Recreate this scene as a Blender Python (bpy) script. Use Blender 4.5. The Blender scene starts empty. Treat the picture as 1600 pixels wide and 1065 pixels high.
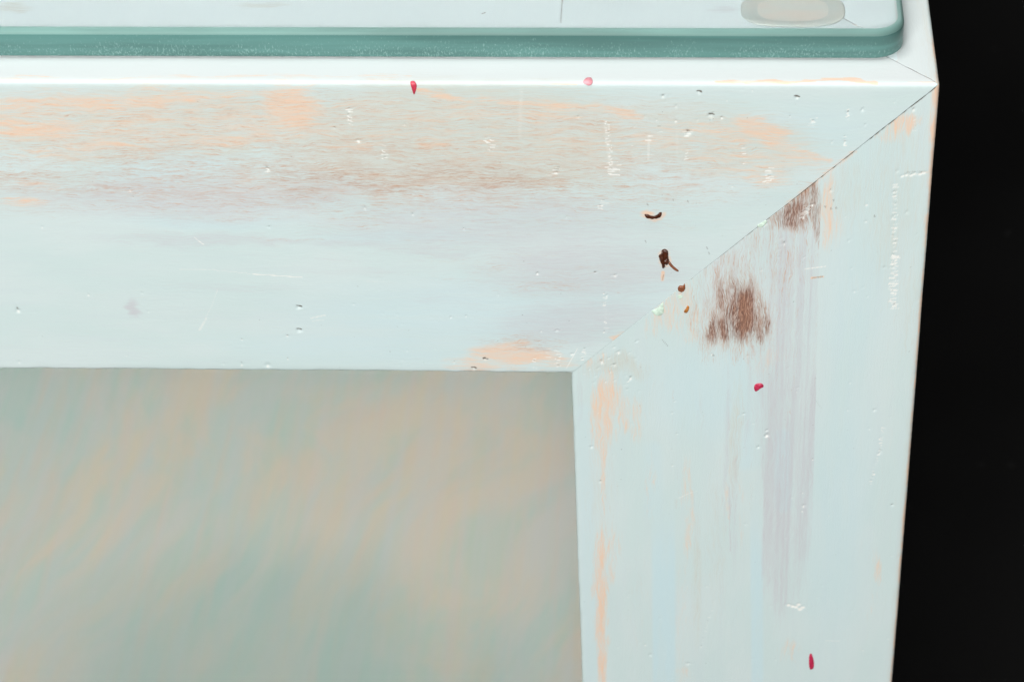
import bpy, math
import numpy as np
from mathutils import Matrix, Vector

# ------------------------------------------------------------------ camera
S = bpy.context.scene
COL = S.collection
F_PX, PITCH, YAW, ROLL = 3802.26, 0.68053, 0.047656, -0.022956
CAM = (-0.0534940, -0.4606754, 0.2988285)
PPX = 951.18

cam = bpy.data.cameras.new('camera')
cam_o = bpy.data.objects.new('camera', cam)
COL.objects.link(cam_o)
S.camera = cam_o
cam.sensor_width = 36.0
cam.lens = F_PX / 1600.0 * 36.0
cam.shift_x = (800.0 - PPX) / 1600.0
cam.clip_start = 0.01
cam.clip_end = 50.0
_fw = np.array([-math.sin(YAW) * math.cos(PITCH), math.cos(YAW) * math.cos(PITCH), -math.sin(PITCH)])
_up = np.array([-math.sin(YAW) * math.sin(PITCH), math.cos(YAW) * math.sin(PITCH), math.cos(PITCH)])
_ri = np.array([math.cos(YAW), math.sin(YAW), 0.0])
_cr, _sr = math.cos(ROLL), math.sin(ROLL)
_ri2 = _cr * _ri + _sr * _up
_up2 = -_sr * _ri + _cr * _up
m3 = Matrix((( _ri2[0], _up2[0], -_fw[0]), (_ri2[1], _up2[1], -_fw[1]), (_ri2[2], _up2[2], -_fw[2])))
cam_o.matrix_world = Matrix.Translation(Vector(CAM)) @ m3.to_4x4()
cam.dof.use_dof = True
cam.dof.focus_distance = 0.575
cam.dof.aperture_fstop = 30.0

# ------------------------------------------------------------------ world, lamps, exposure
w = bpy.data.worlds.new('World')
S.world = w
w.use_nodes = True
w.node_tree.nodes['Background'].inputs[0].default_value = (1.0, 1.0, 1.0, 1)
w.node_tree.nodes['Background'].inputs[1].default_value = 0.10
S.view_settings.view_transform = 'Standard'
S.view_settings.look = 'None'
S.view_settings.exposure = 0.0
S.view_settings.gamma = 1.0


def softbox(name, loc, target, sx, sy, power, color=(1, 1, 1)):
    l = bpy.data.lights.new(name, 'AREA')
    l.shape = 'RECTANGLE'
    l.size, l.size_y = sx, sy
    l.energy = power
    l.color = color
    o = bpy.data.objects.new(name, l)
    COL.objects.link(o)
    o.location = loc
    o.rotation_euler = (Vector(target) - Vector(loc)).to_track_quat('-Z', 'Y').to_euler()
    return o


softbox('overhead_softbox', (-0.30, 0.02, 1.5), (-0.25, 0.08, 0.0), 0.9, 0.75, 15.5, (1.0, 0.99, 0.97))
softbox('front_softbox', (-0.34, -1.42, 0.74), (-0.12, 0.05, -0.1), 0.9, 0.7, 32.3, (1.0, 0.99, 0.97))

S.cycles.use_denoising = True
S.cycles.max_bounces = 16
S.cycles.transmission_bounces = 12
S.cycles.diffuse_bounces = 4
S.cycles.caustics_refractive = True
S.cycles.caustics_reflective = False
S.cycles.blur_glossy = 0.0
S.cycles.sample_clamp_indirect = 0.0
S.cycles.use_adaptive_sampling = True
S.cycles.adaptive_threshold = 0.01

MM = 0.001


# ------------------------------------------------------------------ helpers
def unproj(px, py):
    """photo pixel -> point on the front face (or, above the front edge, on the top face), in mm as (a, q)"""
    r = (px - PPX) / F_PX
    u = -(py - 532.5) / F_PX
    d = _fw + r * _ri2 + u * _up2
    t = -CAM[1] / d[1]
    z = CAM[2] + t * d[2]
    x = CAM[0] + t * d[0]
    if z > 0:
        t = -CAM[2] / d[2]
        x = CAM[0] + t * d[0]
        y = CAM[1] + t * d[1]
        return -x * 1000, -y * 1000
    return -x * 1000, -z * 1000


KX, KY = 1 / 6.78, 1 / 5.28


def vnoise(x, y, seed=0):
    xi = np.floor(x).astype(np.int64)
    yi = np.floor(y).astype(np.int64)
    fx = x - xi
    fy = y - yi
    fx = fx * fx * (3 - 2 * fx)
    fy = fy * fy * (3 - 2 * fy)

    def h(a, b):
        n = (a * 374761393 + b * 668265263 + seed * 1442695041) & 0xffffffff
        n = ((n ^ (n >> 13)) * 1274126177) & 0xffffffff
        n = n ^ (n >> 16)
        return (n & 0xffff) / 65535.0
    return (h(xi, yi) * (1 - fx) + h(xi + 1, yi) * fx) * (1 - fy) + (h(xi, yi + 1) * (1 - fx) + h(xi + 1, yi + 1) * fx) * fy


def fbm(x, y, seed=0, o=3):
    s = 0
    a = 0.5
    t = 0
    for i in range(o):
        s = s + a * vnoise(x * 2 ** i, y * 2 ** i, seed + i * 17)
        t += a
        a *= 0.5
    return s / t


def sstep(x, lo, hi):
    t = np.clip((x - lo) / (hi - lo), 0, 1)
    return t * t * (3 - 2 * t)


class Field:
    """wear, stain and dent channels painted over (a, q) in mm"""

    def __init__(self, A, Q, seed, sx=1.0, sy=1.0, wx=1.0, wy=1.0):
        self.A, self.Q = A, Q
        self.wa = A + wx * 3.2 * (fbm(A * .16 * sx, Q * .16 * sy, seed) - .5) * 2 + wx * 1.2 * (fbm(A * .7 * sx, Q * .7 * sy, seed + 5) - .5)
        self.wq = Q + wy * 2.2 * (fbm(A * .16 * sx, Q * .16 * sy, seed + 9) - .5) * 2 + 1.0 * (fbm(A * .7 * sx, Q * .7 * sy, seed + 3) - .5)
        self.c = {k: np.zeros_like(A) for k in 'PBMLWDGTH'}

    def add(self, ch, v, mode='max'):
        if mode == 'max':
            self.c[ch] = np.maximum(self.c[ch], v)
        else:
            self.c[ch] = self.c[ch] + v

    def blob(self, ch, px, py, rx, ry, s, rot=0, soft=1.0):
        a0, q0 = unproj(px, py)
        dx, dy = self.wa - a0, self.wq - q0
        c, sn = math.cos(math.radians(rot)), math.sin(math.radians(rot))
        X = (-dx) * c + dy * sn * 1.0
        Y = dx * sn + dy * c
        d = np.sqrt((X / (rx * KX)) ** 2 + (Y / (ry * KY)) ** 2)
        self.add(ch, s * sstep(1 + soft * .6 - d, 0, soft * 1.2))

    def stroke(self, ch, pts, wpx, s, soft=.5, warp=False, mode='max'):
        P = [unproj(*p) for p in pts]
        A_, Q_ = (self.wa, self.wq) if warp else (self.A, self.Q)
        a = np.array([p[0] for p in P])
        q = np.array([p[1] for p in P])
        w_ = wpx * KX * 1.1
        sel = (A_ > a.min() - 2 * w_ - 1) & (A_ < a.max() + 2 * w_ + 1) & (Q_ > q.min() - 2 * w_ - 1) & (Q_ < q.max() + 2 * w_ + 1)
        if not sel.any():
            return
        X, Y = A_[sel], Q_[sel]
        d = np.full(X.shape, 1e9)
        for i in range(len(P) - 1):
            ax, ay, bx, by = *P[i], *P[i + 1]
            L2 = (bx - ax) ** 2 + (by - ay) ** 2 + 1e-9
            t = np.clip(((X - ax) * (bx - ax) + (Y - ay) * (by - ay)) / L2, 0, 1)
            d = np.minimum(d, np.hypot(X - ax - t * (bx - ax), Y - ay - t * (by - ay)))
        v = s * sstep(w_ * (1 + soft * .5) - d, 0, w_ * soft)
        if mode == 'max':
            self.c[ch][sel] = np.maximum(self.c[ch][sel], v)
        else:
            self.c[ch][sel] += v

    def pit(self, px, py, rx=3.0, ry=2.0, depth=.25, white=.7, dark=.35):
        """a small dent: sunk floor, primer-white highlight painted on the lower lip, shade painted on the upper wall"""
        a0, q0 = unproj(px, py)
        R = max(rx, ry) * 3 * KX + .5
        sel = (abs(self.A - a0) < R) & (abs(self.Q - q0) < R)
        if not sel.any():
            return
        dx = (self.A[sel] - a0) / (rx * KX)
        dy = (self.Q[sel] - q0) / (ry * KY)
        ang = np.arctan2(dy, dx)
        dx = dx + .9 * (vnoise(self.A[sel] * 2.6, self.Q[sel] * 2.6, int(px)) - .5)
        dy = dy + .9 * (vnoise(self.A[sel] * 2.6, self.Q[sel] * 2.6, int(py) + 7) - .5)
        d = np.hypot(dx, dy) * (1 + .22 * np.sin(ang * 3 + px) + .12 * np.sin(ang * 5 + py))
        self.c['H'][sel] -= depth * np.exp(-d ** 2)
        self.c['H'][sel] += depth * .12 * np.exp(-(d - 1.7) ** 2 * 3)
        self.c['W'][sel] = np.maximum(self.c['W'][sel], white * np.exp(-(dx ** 2 + (dy - .7) ** 2) * 1.1))
        self.c['D'][sel] = np.maximum(self.c['D'][sel], dark * np.exp(-(dx ** 2 * 1.3 + (dy + .75) ** 2 * 3.2)))

    def ticks(self, px, py0, py1, wpx, n, s=.75, seed=1, slant=0.0):
        """a ladder of short torn paint nicks"""
        r = np.random.RandomState(seed + int(px))
        for i in range(n):
            t = (i + r.uniform(-.3, .3)) / max(1, n - 1)
            y = py0 + (py1 - py0) * t
            x = px + slant * t + r.uniform(-.25, .25) * wpx
            h = wpx * r.uniform(.25, .6)
            dy = r.uniform(-1.2, 1.2)
            st = s * r.uniform(.5, 1.0)
            self.stroke('W', [(x - h, y + dy), (x + h, y - dy)], r.uniform(.6, 1.2), st, .9)
            self.stroke('H', [(x - h * .8, y - 1.5 + dy), (x + h * .8, y - 1.5 - dy)], 1.6, -.025, 1.0, mode='add')
            if r.rand() < .25:
                self.stroke('D', [(x - h * .5, y - 2.2), (x + h * .3, y - 2.4)], .8, .4, .9)

    def specks(self, n, seed, box, wf=.5):
        r = np.random.RandomState(seed)
        for i in range(n):
            x = r.uniform(box[0], box[2])
            y = r.uniform(box[1], box[3])
            if r.rand() < wf:
                self.pit(x, y, r.uniform(1.0, 2.2), r.uniform(.8, 1.6), r.uniform(.03, .12), r.uniform(.2, .6), r.uniform(0, .3))
            else:
                self.stroke('D', [(x, y), (x + r.uniform(-1.2, 1.2), y + r.uniform(-1, 1))], r.uniform(.5, .9), r.uniform(.2, .5), .9)


def make_mesh(name, V, Fq, mats, parent=None, attrs=None, uv=None, tris=None, smooth=True):
    me = bpy.data.meshes.new(name)
    nq = len(Fq)
    nt = 0 if tris is None else len(tris)
    me.vertices.add(len(V))
    me.vertices.foreach_set('co', np.ascontiguousarray(V, dtype=np.float32).ravel())
    li = np.asarray(Fq, dtype=np.int32).ravel()
    if nt:
        li = np.concatenate([li, np.asarray(tris, dtype=np.int32).ravel()])
    me.loops.add(len(li))
    me.loops.foreach_set('vertex_index', li)
    me.polygons.add(nq + nt)
    st = np.concatenate([np.arange(nq) * 4, nq * 4 + np.arange(nt) * 3]).astype(np.int32)
    me.polygons.foreach_set('loop_start', st)
    me.polygons.foreach_set('use_smooth', np.array([smooth] * nq + [False] * nt, dtype=bool))
    me.update(calc_edges=True)
    me.validate()
    if uv is not None:
        l = me.uv_layers.new(name='grain')
        l.data.foreach_set('uv', np.ascontiguousarray(uv[li], dtype=np.float32).ravel())
    if attrs:
        for k, v in attrs.items():
            at = me.attributes.new(k, 'FLOAT', 'POINT')
            at.data.foreach_set('value', np.ascontiguousarray(v, dtype=np.float32).ravel())
    for m in (mats if isinstance(mats, (list, tuple)) else [mats]):
        me.materials.append(m)
    o = bpy.data.objects.new(name, me)
    COL.objects.link(o)
    if parent is not None:
        o.parent = parent
    return o


def tag(o, label=None, cat=None, group=None, kind=None):
    if label: o['label'] = label
    if cat: o['category'] = cat
    if group: o['group'] = group
    if kind: o['kind'] = kind
    return o


# ------------------------------------------------------------------ materials
class NT:
    def __init__(self, name):
        self.m = bpy.data.materials.new(name)
        self.m.use_nodes = True
        self.t = self.m.node_tree
        self.t.nodes.clear()
        self.out = self.t.nodes.new('ShaderNodeOutputMaterial')

    def n(self, typ, **kw):
        nd = self.t.nodes.new(typ)
        for k, v in kw.items():
            setattr(nd, k, v)
        return nd

    def set(self, sock, v):
        if isinstance(v, bpy.types.NodeSocket):
            self.t.links.new(v, sock)
        else:
            sock.default_value = v

    def math(self, op, a, b=0.0, c=0.0, clamp=False):
        nd = self.n('ShaderNodeMath', operation=op, use_clamp=clamp)
        self.set(nd.inputs[0], a); self.set(nd.inputs[1], b); self.set(nd.inputs[2], c)
        return nd.outputs[0]

    def ss(self, v, lo, hi, a=0.0, b=1.0):
        nd = self.n('ShaderNodeMapRange', interpolation_type='SMOOTHSTEP')
        self.set(nd.inputs[0], v)
        nd.inputs[1].default_value = lo; nd.inputs[2].default_value = hi
        nd.inputs[3].default_value = a; nd.inputs[4].default_value = b
        return nd.outputs[0]

    def mix(self, f, a, b):
        nd = self.n('ShaderNodeMix', data_type='RGBA')
        self.set(nd.inputs[0], f)
        self.set(nd.inputs[6], a if isinstance(a, bpy.types.NodeSocket) else (*a, 1))
        self.set(nd.inputs[7], b if isinstance(b, bpy.types.NodeSocket) else (*b, 1))
        return nd.outputs[2]

    def attr(self, k):
        return self.n('ShaderNodeAttribute', attribute_name=k).outputs['Fac']

    def noise(self, vec, scale, detail=3, rough=.55, off=0.0):
        mp = self.n('ShaderNodeMapping')
        self.set(mp.inputs[0], vec)
        mp.inputs[1].default_value = (off, off * 1.7, off * .3)
        mp.inputs[3].default_value = scale
        nz = self.n('ShaderNodeTexNoise')
        nz.inputs['Scale'].default_value = 1.0
        nz.inputs['Detail'].default_value = detail
        nz.inputs['Roughness'].default_value = rough
        self.set(nz.inputs['Vector'], mp.outputs[0])
        return nz.outputs['Fac']

    def bsdf(self, **kw):
        b = self.n('ShaderNodeBsdfPrincipled')
        for k, v in kw.items():
            self.set(b.inputs[k.replace('_', ' ')], v)
        return b


def paint_material():
    """worn pale aqua brush paint over peach undercoat and brown wood; UV is (along grain, across) in mm"""
    N = NT('worn_aqua_paint')
    uv = N.n('ShaderNodeUVMap', uv_map='grain').outputs[0]
    wob = N.noise(uv, (.11, .22, 1), 3, .55, 61)
    off = N.n('ShaderNodeCombineXYZ')
    N.set(off.inputs[1], N.math('MULTIPLY', N.math('SUBTRACT', wob, .5), 3.0))
    wuv = N.n('ShaderNodeVectorMath', operation='ADD')
    N.set(wuv.inputs[0], uv); N.set(wuv.inputs[1], off.outputs[0])
    uv = wuv.outputs[0]
    fine = N.noise(uv, (.19, 5.2, 1), 5, .64)
    fine2 = N.noise(uv, (.16, 2.4, 1), 4, .6, 31)
    mid = N.noise(uv, (.035, .55, 1), 3, .5, 7)
    lace = N.noise(uv, (.7, 5.5, 1), 3, .65, 77)
    big = N.noise(uv, (.03, .09, 1), 3, .5, 13)
    P, B, M, L, Wh, D, G, T = (N.attr(k) for k in 'PBMLWDGT')
    col = N.mix(N.ss(big, .35, .65), (.61, .735, .728), (.64, .745, .742))
    col = N.mix(N.math('MULTIPLY', N.ss(mid, .45, .75), .22), col, (.60, .69, .72))
    col = N.mix(N.math('MULTIPLY', N.ss(fine2, .55, .8), .18), col, (.68, .66, .62))
    # whiter coat on the ledge
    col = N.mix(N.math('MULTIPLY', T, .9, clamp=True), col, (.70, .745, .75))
    col = N.mix(N.ss(T, 1.05, 1.9), col, (.755, .865, .885))  # lightened under the glass, in place of light lost through it
    # sky blue brush laps
    col = N.mix(N.math('MULTIPLY', L, N.ss(mid, .2, .6, .6, 1.0)), col, (.58, .75, .79))
    # warm grey veil
    g = N.ss(N.math('ADD', G, N.math('MULTIPLY', N.math('SUBTRACT', fine2, .5), .8)), .15, .85)
    col = N.mix(N.math('MULTIPLY', g, .8), col, (.62, .62, .54))
    fib = N.math('MULTIPLY', N.ss(fine, .50, .74), N.ss(G, .05, .6, 0, .38))
    col = N.mix(fib, col, (.55, .45, .39))
    pale = N.math('MULTIPLY', N.ss(fine, .28, .46, 1, 0), N.ss(G, .05, .6, 0, .30))
    col = N.mix(pale, col, (.66, .74, .73))
    # mauve glaze with fibres
    mm = N.ss(N.math('ADD', M, N.math('MULTIPLY', N.math('SUBTRACT', fine2, .5), .7)), .15, .85)
    col = N.mix(N.math('MULTIPLY', mm, .85), col, (.575, .585, .615))
    # peach undercoat
    pn = N.math('ADD', N.math('MULTIPLY', N.math('SUBTRACT', fine, .5), 1.1), N.math('MULTIPLY', N.math('SUBTRACT', fine2, .5), 1.0))
    patch = N.noise(uv, (.11, .85, 1), 4, .65, 55)
    pn = N.math('ADD', pn, N.math('MULTIPLY', N.math('SUBTRACT', patch, .5), 1.7))
    p = N.math('MULTIPLY', N.ss(N.math('ADD', P, pn), .15, 1.2), N.ss(P, .02, .35))
    col = N.mix(N.math('MULTIPLY', p, N.ss(fine, .36, .60, .62, .95)), col, (.85, .59, .425))
    # brown wood fibres
    bpatch = N.noise(uv, (.05, .6, 1), 4, .65, 99)
    bn = N.math('ADD', N.math('ADD', N.math('MULTIPLY', N.math('SUBTRACT', bpatch, .5), .9), N.math('MULTIPLY', N.math('SUBTRACT', fine, .5), 2.3)), N.math('MULTIPLY', N.math('SUBTRACT', lace, .5), 1.0))
    b = N.math('MULTIPLY', N.ss(N.math('ADD', B, bn), .32, 1.16), N.ss(B, .02, .3))
    bc = N.mix(N.ss(N.math('ADD', N.math('MULTIPLY', lace, .5), N.math('MULTIPLY', fine, .5)), .42, .56), (.45, .205, .115), (.15, .05, .024))
    bc = N.mix(N.ss(B, .42, .95), (.60, .36, .245), bc)
    bs = N.math('MULTIPLY', N.ss(N.math('ADD', B, N.math('SUBTRACT', fine2, .5)), .35, 1.15), .34)
    col = N.mix(bs, col, (.47, .30, .235))
    col = N.mix(N.math('MULTIPLY', b, .9), col, bc)
    # white primer in nicks, grime, and the painted highlights and shade of dents
    wm = N.ss(N.math('ADD', Wh, N.math('MULTIPLY', N.math('SUBTRACT', lace, .5), .6)), .15, .6)
    col = N.mix(wm, col, (.86, .87, .83))
    dm = N.ss(N.math('ADD', D, N.math('MULTIPLY', N.math('SUBTRACT', lace, .5), .3)), .1, .75)
    col = N.mix(N.math('MULTIPLY', dm, .9), col, (.10, .065, .04))
    bump = N.n('ShaderNodeBump')
    bump.inputs['Strength'].default_value = .35
    bump.inputs['Distance'].default_value = .00012
    N.set(bump.inputs['Height'], N.math('ADD', fine, N.math('MULTIPLY', fine2, .8)))
    s = N.bsdf(Base_Color=col, Roughness=N.ss(fine2, .3, .7, .58, .74), Specular_IOR_Level=.3)
    N.set(s.inputs['Normal'], bump.outputs[0])
    N.t.links.new(s.outputs[0], N.out.inputs[0])
    return N.m


def shelf_material():
    N = NT('mottled_aqua_paint')
    co = N.n('ShaderNodeTexCoord').outputs['Object']
    rot = N.n('ShaderNodeMapping')
    N.set(rot.inputs[0], co)
    rot.inputs[2].default_value = (0, 0, math.radians(8))
    co2 = rot.outputs[0]
    # slow warp so that the brush sweeps bend
    wv = N.n('ShaderNodeVectorMath', operation='ADD')
    wn = N.n('ShaderNodeTexNoise')
    wn.inputs['Scale'].default_value = 6.0
    N.set(wn.inputs['Vector'], co2)
    sc = N.n('ShaderNodeVectorMath', operation='SCALE')
    N.set(sc.inputs[0], wn.outputs['Color'])
    sc.inputs['Scale'].default_value = .14
    N.set(wv.inputs[0], co2); N.set(wv.inputs[1], sc.outputs[0])
    cw = wv.outputs[0]
    a = N.noise(cw, (26, 7, 1), 5, .6, 3)
    b = N.noise(cw, (30, 9, 1), 5, .62, 23)
    c = N.noise(co, (260, 9, 1), 3, .6, 40)
    d = N.noise(cw, (44, 12, 1), 4, .6, 71)
    e = N.noise(cw, (50, 12, 1), 4, .6, 91)
    col = N.mix(N.ss(a, .35, .65), (.49, .575, .52), (.57, .575, .52))
    col = N.mix(N.math('MULTIPLY', N.ss(b, .42, .62), .72), col, (.66, .555, .41))
    col = N.mix(N.math('MULTIPLY', N.ss(d, .46, .66), .6), col, (.40, .57, .51))
    col = N.mix(N.math('MULTIPLY', N.ss(e, .50, .78), .4), col, (.64, .50, .40))
    col = N.mix(N.math('MULTIPLY', N.ss(c, .38, .66), .38), col, (.57, .57, .56))
    col = N.mix(N.math('MULTIPLY', N.ss(N.noise(co, (190, 11, 1), 3, .6, 17), .5, .72), .35), col, (.66, .52, .42))
    # broad teal tint, with the shade at the opening's lower left painted in
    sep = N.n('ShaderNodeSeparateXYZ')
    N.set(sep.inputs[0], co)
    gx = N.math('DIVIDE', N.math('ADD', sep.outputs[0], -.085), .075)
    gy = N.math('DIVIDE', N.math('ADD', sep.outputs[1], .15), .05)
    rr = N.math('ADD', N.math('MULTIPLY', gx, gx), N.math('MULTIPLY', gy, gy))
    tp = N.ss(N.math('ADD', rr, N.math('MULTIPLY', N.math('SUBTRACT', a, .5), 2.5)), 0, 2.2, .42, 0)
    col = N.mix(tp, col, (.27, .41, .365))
    col = N.mix(.10, col, (.30, .33, .31))
    s = N.bsdf(Base_Color=col, Roughness=.5)
    N.t.links.new(s.outputs[0], N.out.inputs[0])
    return N.m


def plain(name, color, rough=.5, **kw):
    N = NT(name)
    co = N.n('ShaderNodeTexCoord').outputs['Object']
    nz = N.noise(co, (900, 900, 900), 3, .6)
    col = N.mix(N.ss(nz, .3, .7), tuple(c * .8 for c in color), tuple(min(1, c * 1.15) for c in color))
    s = N.bsdf(Base_Color=col, Roughness=rough, **kw)
    N.t.links.new(s.outputs[0], N.out.inputs[0])
    return N.m


def glass_material():
    N = NT('green_float_glass')
    s = N.bsdf(Base_Color=(1, 1, 1, 1), Roughness=0.0, IOR=1.52, Transmission_Weight=1.0)
    v = N.n('ShaderNodeVolumeAbsorption')
    v.inputs['Color'].default_value = (.42, .80, .74, 1)
    v.inputs['Density'].default_value = 4.0
    N.t.links.new(s.outputs[0], N.out.inputs[0])
    N.t.links.new(v.outputs[0], N.out.inputs[1])
    return N.m


def glass_edge_material(name, diff, share, dusty, rough=.12):
    """ground glass edge: slightly rough, flecked with fine chips and dust"""
    N = NT(name)
    co = N.n('ShaderNodeTexCoord').outputs['Object']
    n1 = N.noise(co, (2300, 2300, 1300), 3, .65)
    n2 = N.noise(co, (140, 140, 60), 2, .5, 9)
    n3 = N.noise(co, (14, 14, 240), 3, .6, 4)
    g = N.bsdf(Base_Color=(.80, .93, .90, 1), Roughness=rough, IOR=1.52, Transmission_Weight=1.0)
    dc = N.mix(N.ss(n3, .3, .7), tuple(c * .8 for c in diff), tuple(c * 1.25 for c in diff))
    d = N.bsdf(Base_Color=dc, Roughness=min(.8, .35 + rough))
    dust = N.bsdf(Base_Color=(.33, .52, .48, 1), Roughness=.7)
    mx = N.n('ShaderNodeMixShader')
    mx.inputs[0].default_value = share
    N.t.links.new(g.outputs[0], mx.inputs[1]); N.t.links.new(d.outputs[0], mx.inputs[2])
    mx2 = N.n('ShaderNodeMixShader')
    sep = N.n('ShaderNodeSeparateXYZ')
    N.set(sep.inputs[0], co)
    low = N.math('MULTIPLY', N.ss(sep.outputs[2], .001, .0055), -.10)
    f = N.ss(N.math('ADD', N.math('ADD', n1, N.math('MULTIPLY', n2, .25)), low), .64, .80, 0, dusty)
    N.set(mx2.inputs[0], f)
    N.t.links.new(mx.outputs[0], mx2.inputs[1]); N.t.links.new(dust.outputs[0], mx2.inputs[2])
    N.t.links.new(mx2.outputs[0], N.out.inputs[0])
    return N.m


PAINT = paint_material()
SHELF = shelf_material()
GLASS = glass_material()
GEDGE = glass_edge_material('ground_glass_edge', (.120, .285, .262), .74, .42)
GARR = glass_edge_material('polished_glass_arris', (.20, .385, .35), .72, .10, .4)

# ------------------------------------------------------------------ floor (black studio cloth)
N = NT('black_cloth')
co = N.n('ShaderNodeTexCoord').outputs['Object']
k = N.ss(N.noise(co, (45, 45, 45), 2, .5), .74, .80, 0, .03)
weave = N.ss(N.noise(co, (5, 5, 5), 3, .5), .3, .7, .0075, .0105)
s = N.bsdf(Base_Color=N.mix(k, N.mix(weave, (0, 0, 0), (1, 1, 1)), (.5, .5, .5)), Roughness=1.0, Specular_IOR_Level=0.0)
N.t.links.new(s.outputs[0], N.out.inputs[0])
FZ = -0.46
fl = make_mesh('floor', np.array([(-4, -4, FZ), (4, -4, FZ), (4, 6, FZ), (-4, 6, FZ)]), np.array([(0, 1, 2, 3)]), N.m, smooth=False)
tag(fl, kind='structure')

# ------------------------------------------------------------------ table
GT = 7.1        # glass thickness, mm
GZ0 = 0.42      # glass stands this far above the wood on its pads
INX, INY = 7.4, 9.6       # glass set back from the outer faces of the frame
WD = 85.0      # square section of every rail and leg, mm
LEN = 600.0    # outer width and depth of the frame, mm
table = bpy.data.objects.new('coffee_table', None)
COL.objects.link(table)
table.location = (-LEN / 2 * MM, LEN / 2 * MM, FZ)
bpy.context.view_layer.update()
tag(table, 'pale aqua distressed wooden coffee table frame with mitred corners, worn to peach and brown', 'coffee table')
T_INV = Vector(table.location)


def profile(dense, top_d=36.0):
    """closed section as (p1, p2, n1, n2, q); q runs top (negative) -> edge (0) -> front (positive)"""
    st = .3 if dense else 8.0
    r = .85
    out = []
    back = WD
    if dense:
        t = np.concatenate([np.linspace(WD - 1, top_d, 8), np.arange(top_d - st, r, -st)])
    else:
        t = np.linspace(WD - 1, r + .5, 8)
    for p in t: out.append((p, 0, 0, -1, -p))
    for k in range(7):
        an = math.pi / 2 * k / 6
        out.append((r - r * math.sin(an), r - r * math.cos(an), -math.sin(an), -math.cos(an), -r + 2 * r * k / 6))
    r2 = .8
    for p in (np.arange(r + st, WD - r2, st) if dense else np.linspace(r + .5, WD - r2 - .5, 10)): out.append((0, p, -1, 0, p))
    for k in range(5):
        an = math.pi / 2 * k / 4
        out.append((r2 - r2 * math.cos(an), WD - r2 + r2 * math.sin(an), -math.cos(an), math.sin(an), WD - r2 + 2 * r2 * k / 4))
    for p in np.linspace(6, WD - 1, 8): out.append((p, WD, 0, 1, WD + p))
    for p in np.linspace(WD - 1, 1, 8): out.append((WD, p, 1, 0, 3 * WD - p))
    return np.array(out)


def beam(name, to_world, dense_len, length, far_mitre, gap, parent, seed, paint=None, mirror=(0, 0), dense=True, wob=.12):
    """square beam along an axis, three-way mitre at its start; to_world maps (along, p1, p2) in mm"""
    pr = profile(dense)
    p1, p2, n1, n2, q = pr.T
    if dense:
        A = np.concatenate([np.arange(0, dense_len, .3), np.linspace(dense_len, length, 14)])
    else:
        A = np.concatenate([np.linspace(0, 120, 16), np.linspace(140, length, 20)])
    m = np.maximum(p1, p2)
    mg = m + gap(p1, p2)
    SH = 125.0
    AA = A[:, None]
    a = np.where(AA < SH, mg[None, :] + (SH - mg[None, :]) * AA / SH, AA + 0 * mg[None, :])
    if far_mitre:
        t = np.clip((AA - (length - SH)) / SH, 0, 1)
        a = np.where(AA > length - SH, (length - SH) + (SH - (m + .05)[None, :]) * t, a)
    Q = np.broadcast_to(q[None, :], a.shape)
    P1 = np.broadcast_to(p1[None, :], a.shape).copy()
    P2 = np.broadcast_to(p2[None, :], a.shape).copy()
    attrs = None
    if dense:
        h = paint(a, Q) if paint else None
        F = h
        # slow hand-planed waviness and worn edge
        H = F.c['H'] + wob * (fbm(a * .02, Q * .05, seed) - .5) * 2
        edge = np.exp(-(Q / 1.0) ** 2)
        H = H - edge * .45 * (.18 + .35 * fbm(a * .25, Q * 0 + 3.3, seed + 2) + .10 * sstep(fbm(a * 1.1, Q * 0 + 1.3, seed + 4), .55, .75)) * .8
        lowedge = np.exp(-((Q - WD) / 1.0) ** 2)
        H = H - lowedge * .3 * fbm(a * .3, Q * 0 + 8.3, seed + 6)
        P1 += n1[None, :] * H
        P2 += n2[None, :] * H
        attrs = {k: v for k, v in F.c.items() if k != 'H'}
    nj, ni = a.shape
    W3 = to_world(a, P1, P2)
    V = np.stack(W3, -1).reshape(-1, 3)
    idx = np.arange(nj * ni).reshape(nj, ni)
    i2 = np.roll(idx, -1, axis=1)
    Fq = np.stack([idx[:-1], i2[:-1], i2[1:], idx[1:]], -1).reshape(-1, 4)
    # end caps
    c0 = len(V)
    e0 = np.array(to_world(np.array(WD / 2 + .05), np.array(WD / 2), np.array(WD / 2)))
    e1 = np.array(to_world(np.array(length - (WD / 2 if far_mitre else 0)), np.array(WD / 2), np.array(WD / 2)))
    V = np.vstack([V, e0[None], e1[None]])
    tr = np.concatenate([np.stack([np.full(ni, c0), i2[0], idx[0]], -1), np.stack([np.full(ni, c0 + 1), idx[-1], i2[-1]], -1)])
    uv = np.stack([a + seed * 211.0, Q + seed * 57.0], -1).reshape(-1, 2)
    uv = np.vstack([uv, [[0, 0], [0, 0]]])
    # orientation
    o = np.array(to_world(0., 0., 0.)); ex = np.array(to_world(1., 0., 0.)) - o
    e_1 = np.array(to_world(0., 1., 0.)) - o; e_2 = np.array(to_world(0., 0., 1.)) - o
    if np.dot(np.cross(ex, e_1), e_2) > 0:
        Fq = Fq[:, ::-1]; tr = tr[:, ::-1]
    if attrs:
        attrs = {k: np.concatenate([v.ravel(), [0, 0]]) for k, v in attrs.items()}
    V = V * MM
    V = V - np.array(T_INV)[None]
    return make_mesh(name, V, Fq, PAINT, parent, attrs, uv, tr)


def rail_world(al, p1, p2): return (-al, p1 + 0 * al, -p2 + 0 * al)
def leg_world(al, p1, p2): return (-p2 + 0 * al, p1 + 0 * al, -al)
def side_world(al, p1, p2): return (-p1 + 0 * al, al, -p2 + 0 * al)


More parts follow.
